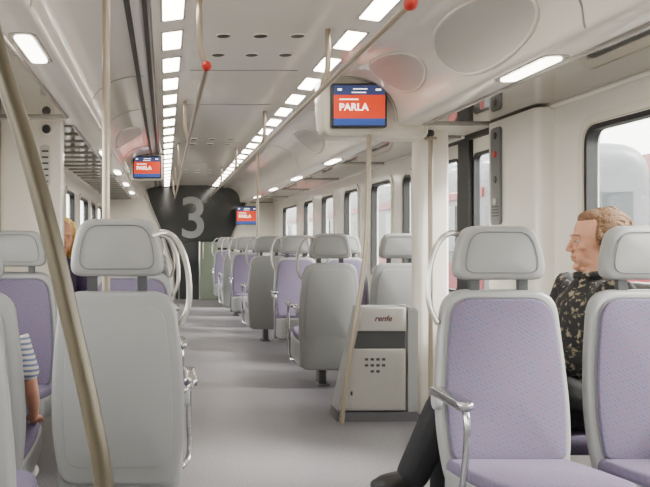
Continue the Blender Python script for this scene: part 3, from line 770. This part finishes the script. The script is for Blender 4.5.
def figure(root, J, k, hm, voxel, shirt_m, sleeve, trous_m, shoe_m, trou_len=1.0, hair=None, male=False):
    V = {a: Vector(b) for a, b in J.items()}
    body = MB()
    pel, che, nek = V['pelvis'], V['chest'], V['neck']
    def torso(mb, e):
        w = pel.lerp(che, 0.5)
        rs = [(pel-Vector((0,0,0.08*k)),0.13*k+e,0.09*k+e),(pel,0.160*k+e,0.115*k+e),(w,0.142*k+e,0.105*k+e),(che,0.165*k+e,0.112*k+e),(che.lerp(nek,0.5),0.165*k+e,0.095*k+e),(nek-Vector((0,0,0.035*k)),0.115*k+e,0.068*k+e),(nek,0.058*k+e,0.055*k+e)]
        mb.loft(rs)
    torso(body, 0)
    hc = hm.translation
    body.tube([nek-Vector((0,0,0.05*k)), nek, nek.lerp(hc, 0.55), hc+Vector((0,0,-0.01))],[0.06*k,0.052*k,0.052*k,0.05*k],14)
    body.merge(head_mb(male), hm)
    for s in 'LR':
        sg = 1 if s == 'L' else -1
        sh, el, wr = V['sh'+s], V['el'+s], V['wr'+s]
        body.tube([che.lerp(sh,0.5), sh, sh.lerp(el,0.5), el, el.lerp(wr,0.35), wr],[0.06*k,0.055*k,0.047*k,0.038*k,0.040*k,0.026*k],14)
        d = V.get('hd'+s, (wr-el)); hand_mb(body, wr, d, V.get('hn'+s, Vector((0,0,1))), V['th'+s].x if 'th'+s in V else sg, k)
        hp, kn, an, to = V['hip'+s], V['knee'+s], V['ank'+s], V['toe'+s]
        body.tube([hp, hp.lerp(kn,0.45), kn, kn.lerp(an,0.35), kn.lerp(an,0.75), an],[0.085*k,0.078*k,0.055*k,0.054*k,0.038*k,0.030*k],14)
        hl = an+(an-kn).normalized()*0.045*k
        body.tube([an, hl, hl.lerp(to,0.5), to],[0.026*k,0.026*k,0.022*k,0.016*k],12)
    remesh('body', body, M['skin'], voxel, root, 4)
    sm = MB(); torso(sm, 0.016)
    for s in 'LR':
        sh, el, wr = V['sh'+s], V['el'+s], V['wr'+s]
        if sleeve >= 1: sm.tube([che.lerp(sh,0.5), sh, sh.lerp(el,0.5), el, el.lerp(wr,0.4), el.lerp(wr,0.92)],[0.078*k,0.074*k,0.068*k,0.060*k,0.054*k,0.044*k],14)
        else: sm.tube([che.lerp(sh,0.5), sh, sh.lerp(el,sleeve)],[0.075*k,0.070*k,0.066*k],14)
    remesh('shirt', sm, shirt_m, max(voxel, 0.006), root, 2)
    tm = MB(); tm.ellip(pel-Vector((0,0,0.01)), (0.172*k,0.135*k,0.100*k))
    for s in 'LR':
        hp, kn, an = V['hip'+s], V['knee'+s], V['ank'+s]
        if trou_len >= 1: tm.tube([hp, hp.lerp(kn,0.45), kn, kn.lerp(an,0.4), kn.lerp(an,1.04)],[0.098*k,0.094*k,0.075*k,0.070*k,0.062*k],14)
        else: tm.tube([hp, hp.lerp(kn,0.45), hp.lerp(kn,trou_len)],[0.098*k,0.094*k,0.085*k],14)
    remesh('trousers', tm, trous_m, max(voxel, 0.007), root, 3)
    for s in 'LR':
        kn, an, to = V['knee'+s], V['ank'+s], V['toe'+s]
        q = MB(); dn = (an-kn).normalized()
        heel = an+dn*0.045*k; fd = (to-heel).normalized()
        MB().tube([an-dn*0.08*k, an, an+dn*0.03*k],[0.046*k,0.044*k,0.042*k],14).build('sock', shoe_m if trou_len >= 1 else M['softwhite'], root)
        q.tube([an+dn*0.010, heel],[0.042*k,0.040*k],12)
        q.tube([heel-fd*0.022*k, heel.lerp(to,0.35), heel.lerp(to,0.7), to, to+fd*0.026*k],[0.040*k,0.044*k,0.043*k,0.039*k,0.028*k],14)
        remesh('shoe', q, shoe_m, 0.005, root, 2)
    for s in (-1, 1):
        e = MB(); e.ellip((s*0.030,-0.0725,0.003),(0.0125,0.0105,0.0060)); eo = MB().merge(e, hm).build('eye', M['eyew'], root)
        i = MB(); i.ellip((s*0.030,-0.0818,0.003),(0.0050,0.0022,0.0045)); MB().merge(i, hm).build('iris', M['eyed'], eo)
        br = MB(); br.tube([(s*0.014,-0.0835,0.024),(s*0.030,-0.0835,0.028),(s*0.046,-0.074,0.025)],[0.0022,0.0028,0.0018],8); MB().merge(br, hm).build('eyebrow', hair, root)
    lp = MB(); lp.ellip((0,-0.0895,-0.0590),(0.017,0.0035,0.0025)); lp.ellip((0,-0.0870,-0.068),(0.014,0.004,0.0034)); MB().merge(lp, hm).build('lips', M['lip'], root)

def hmat(loc, yaw=0, pitch=0, sc=1.0):
    return Matrix.Translation(loc) @ Matrix.Rotation(yaw,4,'Z') @ Matrix.Rotation(pitch,4,'X') @ Matrix.Scale(sc,4)

man = thing('person', 'man with short brown hair in black patterned shirt sitting sideways with crossed legs', 'person', (1.60, 3.14, 0), -PI/2)
J = dict(pelvis=(0,0.0,0.52), chest=(0,0.065,0.82), neck=(0,0.088,1.00),
    shL=(0.195,0.060,0.945), elL=(0.240,-0.015,0.70), wrL=(0.09,-0.19,0.70), hdL=(-0.3,-0.7,-0.15), hnL=(0,0,1), thL=(1,0,0),
    shR=(-0.185,0.09,0.955), elR=(-0.235,0.02,0.70), wrR=(-0.10,-0.20,0.655), hdR=(0.2,-0.9,-0.1), hnR=(0,0,1), thR=(-1,0,0),
    hipL=(0.09,-0.02,0.53), kneeL=(0.06,-0.46,0.645), ankL=(0.03,-0.63,0.255), toeL=(0.02,-0.750,0.195),
    hipR=(-0.09,-0.02,0.52), kneeR=(-0.07,-0.46,0.50), ankR=(-0.08,-0.47,0.090), toeR=(-0.08,-0.61,0.042))
hmn = hmat((0,0.090,1.145), -0.24, 0.04, 0.99)
figure(man, J, 1.0, hmn, 0.0035, M['shirtp'], 1, M['trous'], M['shoe'], 1, M['hair_br'], True)
hr = MB()
hr.ellip((0,0.040,0.049),(0.081,0.091,0.080),seg=26,rg=18); hr.ellip((0,0.080,0.0),(0.069,0.052,0.072)); hr.ellip((0,0.0,0.091),(0.056,0.062,0.037))
hr.ellip((0,0.086,-0.045),(0.054,0.038,0.040))
for s in (-1,1): hr.ellip((s*0.070,-0.004,0.022),(0.010,0.014,0.038)); hr.ellip((s*0.060,0.045,-0.005),(0.018,0.03,0.045))
for i in range(260):
    a = random.uniform(0, 2*PI); e = random.uniform(-0.2, 1.3)
    p = Vector((0.0790*math.cos(a)*math.cos(e), 0.042+0.0885*math.sin(a)*math.cos(e), 0.049+0.078*math.sin(e)))
    if p.y < 0.0 and p.z < 0.09: continue
    hr.ellip(p, (0.0032,0.024,0.0042), Matrix.Rotation(-math.sin(a)*0.8,3,'X'), 8, 6)
remesh('hair', MB().merge(hr, hmn), M['hair_br'], 0.0025, man, 1)
cl = MB(); cl.tube([hmat((0,0.088,1.020)) @ Vector((0.068*math.cos(a*PI/10),0.064*math.sin(a*PI/10),0.012*math.sin(a*PI/10))) for a in range(20)], 0.016, 8, True); cl.build('collar', M['shirtp'], man)

wom = thing('person', 'blonde woman in dark purple clothes sitting by the left window in the distance', 'person', (-0.795, 6.02, 0), 0)
J = dict(pelvis=(0,0.0,0.54), chest=(0,0.03,0.84), neck=(0,0.02,1.02),
    shL=(0.16,0.03,0.95), elL=(0.20,-0.02,0.70), wrL=(0.08,-0.22,0.66), hdL=(-0.3,-0.8,0), hnL=(0,0,1), thL=(1,0,0),
    shR=(-0.16,0.03,0.95), elR=(-0.20,-0.02,0.70), wrR=(-0.08,-0.22,0.66), hdR=(0.3,-0.8,0), hnR=(0,0,1), thR=(-1,0,0),
    hipL=(0.08,-0.02,0.53), kneeL=(0.10,-0.42,0.53), ankL=(0.10,-0.44,0.10), toeL=(0.10,-0.57,0.045),
    hipR=(-0.08,-0.02,0.53), kneeR=(-0.10,-0.42,0.53), ankR=(-0.10,-0.44,0.10), toeR=(-0.10,-0.57,0.045))
hmw = hmat((0.03,-0.02,1.18), 0.25, 0.12, 1.08)
figure(wom, J, 0.92, hmw, 0.006, M['purpled'], 1, M['jeans'], M['shoe'], 1, M['hair_bl'])
hr = MB(); hr.ellip((0,0.036,0.048),(0.088,0.092,0.086),seg=24,rg=16); hr.ellip((0,0.085,-0.04),(0.078,0.045,0.10))
for s in (-1,1):
    hr.tube([(s*0.064,-0.020,0.090),(s*0.086,0.0,0.02),(s*0.090,0.005,-0.07),(s*0.082,0.01,-0.17)],[0.016,0.017,0.022,0.018],10)
    hr.tube([(s*0.040,0.09,0.03),(s*0.072,0.07,-0.07),(s*0.066,0.07,-0.20)],[0.03,0.036,0.024],10)
remesh('hair', MB().merge(hr, hmw), M['hair_bl'], 0.005, wom, 2)

chd = thing('person', 'child in a striped shirt glimpsed between the two nearest left seats', 'person', (-0.660, 3.02, 0), PI)
J = dict(pelvis=(0,0.0,0.495), chest=(0,0.03,0.68), neck=(0.02,0.03,0.79),
    shL=(0.115,0.03,0.765), elL=(0.135,0.02,0.59), wrL=(0.11,-0.12,0.53), hdL=(-0.1,-0.9,-0.1), hnL=(0,0,1), thL=(1,0,0),
    shR=(-0.120,0.03,0.765), elR=(-0.165,0.04,0.585), wrR=(-0.160,-0.03,0.475), hdR=(0.0,-0.9,-0.2), hnR=(0,0,1), thR=(-1,0,0),
    hipL=(0.055,-0.02,0.49), kneeL=(0.07,-0.30,0.50), ankL=(0.07,-0.33,0.20), toeL=(0.07,-0.43,0.16),
    hipR=(-0.055,-0.02,0.49), kneeR=(-0.09,-0.30,0.50), ankR=(-0.09,-0.33,0.20), toeR=(-0.09,-0.43,0.16))
hmc = hmat((0.065,0.0,0.890), 0.0, 0.2, 0.80)
figure(chd, J, 0.68, hmc, 0.006, M['stripe'], 0.6, M['jeans'], M['softwhite'], 0.75, M['hair_br'])
hr = MB(); hr.ellip((0,0.034,0.050),(0.084,0.092,0.084),seg=24,rg=16); hr.ellip((0,0.065,-0.01),(0.074,0.055,0.07))
remesh('hair', MB().merge(hr, hmc), M['hair_br'], 0.005, chd, 2)

# ------------------------------------------------------------------ outside
struct(MB().box(-60, 60, -30, 90, -1.1, -1.0).build('ground', M['ground'], smooth=False))
def building(name, label, x0, x1, y0, y1, h):
    t = thing(name, label, 'building', ((x0+x1)/2, (y0+y1)/2, -1.0))
    a, b = (x1-x0)/2, (y1-y0)/2
    MB().box(-a, a, -b, b, 0, h).build('walls', M['bld'], t, smooth=False)
    MB().prism([(-a-0.3,h),(a+0.3,h),(0,h+1.2)], -b-0.3, b+0.3, XZ).build('roof', M['roofm'], t, smooth=False)
    s = -1 if (x0+x1) > 0 else 1
    y = -b+1.2
    while y < b-1:
        for z in (1.6, 4.2):
            if z+1.3 < h:
                MB().box(s*a-0.05, s*a+0.05, y-0.45, y+0.45, z, z+1.3).build('window', M['bwin'], t, smooth=False)
        y += 2.4
building('station_building', 'pale station building seen through the right windows', 14, 19, 14, 60, 3.9)
building('house', 'pale house outside the left windows', -20, -14, 20, 60, 5.5)
def tree(label, x, y, h):
    t = thing('tree', label, 'tree', (x, y, -1.0), 0, 'trees outside the windows')
    MB().tube([(0,0,0),(0.1,0,h*0.3),(0,0.1,h*0.6)],[0.22,0.16,0.1],10).build('trunk', M['trunk'], t)
    c = MB()
    for i in range(420):
        a = random.uniform(0,2*PI); z = random.uniform(0.35,0.98); r = h*0.24*math.sqrt(random.random())*math.sin(PI*min(1,(z-0.25)/0.76))
        c.ellip((r*math.cos(a), r*math.sin(a), z*h), [random.uniform(0.3,0.9)*h*0.032 for _ in range(3)], Matrix.Rotation(a,3,'X'), 6, 4)
    c.build('crown', M['leaf'], t, smooth=False)
tree('leafy tree far along beyond the right windows', 10.8, 40, 5.6)
tree('leafy tree rising behind the station building roof', 22, 30, 9.0)
tree('leafy tree outside the left windows', -9, 30, 6.0)
t = thing('railway_carriage', 'pale railway carriage with red bands standing on the next track', 'train', (6.4, 22, -1.0))
MB().slab(rpoly([(-1.3,0.5,0.1),(1.3,0.5,0.1),(1.3,3.7,0.6),(-1.3,3.7,0.6)],6), -9.5, 14, 0.3, XZ).build('carriage_body', M['tgrey'], t)
MB().box(-1.33, -1.29, -9.2, 13.7, 1.0, 1.75).build('red_band', M['tred'], t, smooth=False)
MB().box(-1.33, -1.29, -9.2, 13.7, 2.85, 3.0).build('red_band', M['tred'], t, smooth=False)
for i in range(8): MB().box(-1.325, -1.29, -8+2.7*i, -6.3+2.7*i, 1.95, 2.75).build('carriage_window', M['bwin'], t, smooth=False)
MB().box(-0.9, 0.9, -9.53, -9.45, 2.0, 2.9).build('end_window', M['bwin'], t, smooth=False)
MB().box(-1.15, 1.15, -9.53, -9.45, 1.0, 1.75).build('end_band', M['tred'], t, smooth=False)
for i in (-7.0, -5.0, 10.0, 12.0):
    MB().slab([(i+0.42*math.cos(a*PI/10), 0.42+0.42*math.sin(a*PI/10)) for a in range(20)], -0.8, 0.8, 0.03, YZ).build('wheel', M['dark'], t)

# ------------------------------------------------------------------ light
w = bpy.data.worlds.new('World'); SC.world = w; w.use_nodes = True
nt = w.node_tree; bg = nt.nodes['Background']
tc = nt.nodes.new('ShaderNodeTexCoord'); sp = nt.nodes.new('ShaderNodeSeparateXYZ'); nt.links.new(tc.outputs['Generated'], sp.inputs[0])
cr = nt.nodes.new('ShaderNodeValToRGB'); cr.color_ramp.elements[0].color = (0.92,0.89,0.84,1); cr.color_ramp.elements[1].color = (0.93,0.93,0.97,1)
nt.links.new(sp.outputs['Z'], cr.inputs[0]); nt.links.new(cr.outputs[0], bg.inputs['Color']); bg.inputs['Strength'].default_value = 16.0
sun = bpy.data.lights.new('sun', 'SUN'); sun.energy = 18.0; sun.angle = 0.3; sun.color = (1,0.94,0.87)
so = bpy.data.objects.new('sun', sun); COL.objects.link(so); so.rotation_euler = (math.radians(15), math.radians(50), 0)

cam = bpy.data.cameras.new('camera'); co = bpy.data.objects.new('camera', cam); COL.objects.link(co)
co.location = (0,0,1.15); co.rotation_euler = (PI/2,0,0)
cam.sensor_width = 36; cam.lens = 800/650*36; cam.shift_x = 160/650; cam.shift_y = -3.5/650; cam.clip_start = 0.02
SC.camera = co
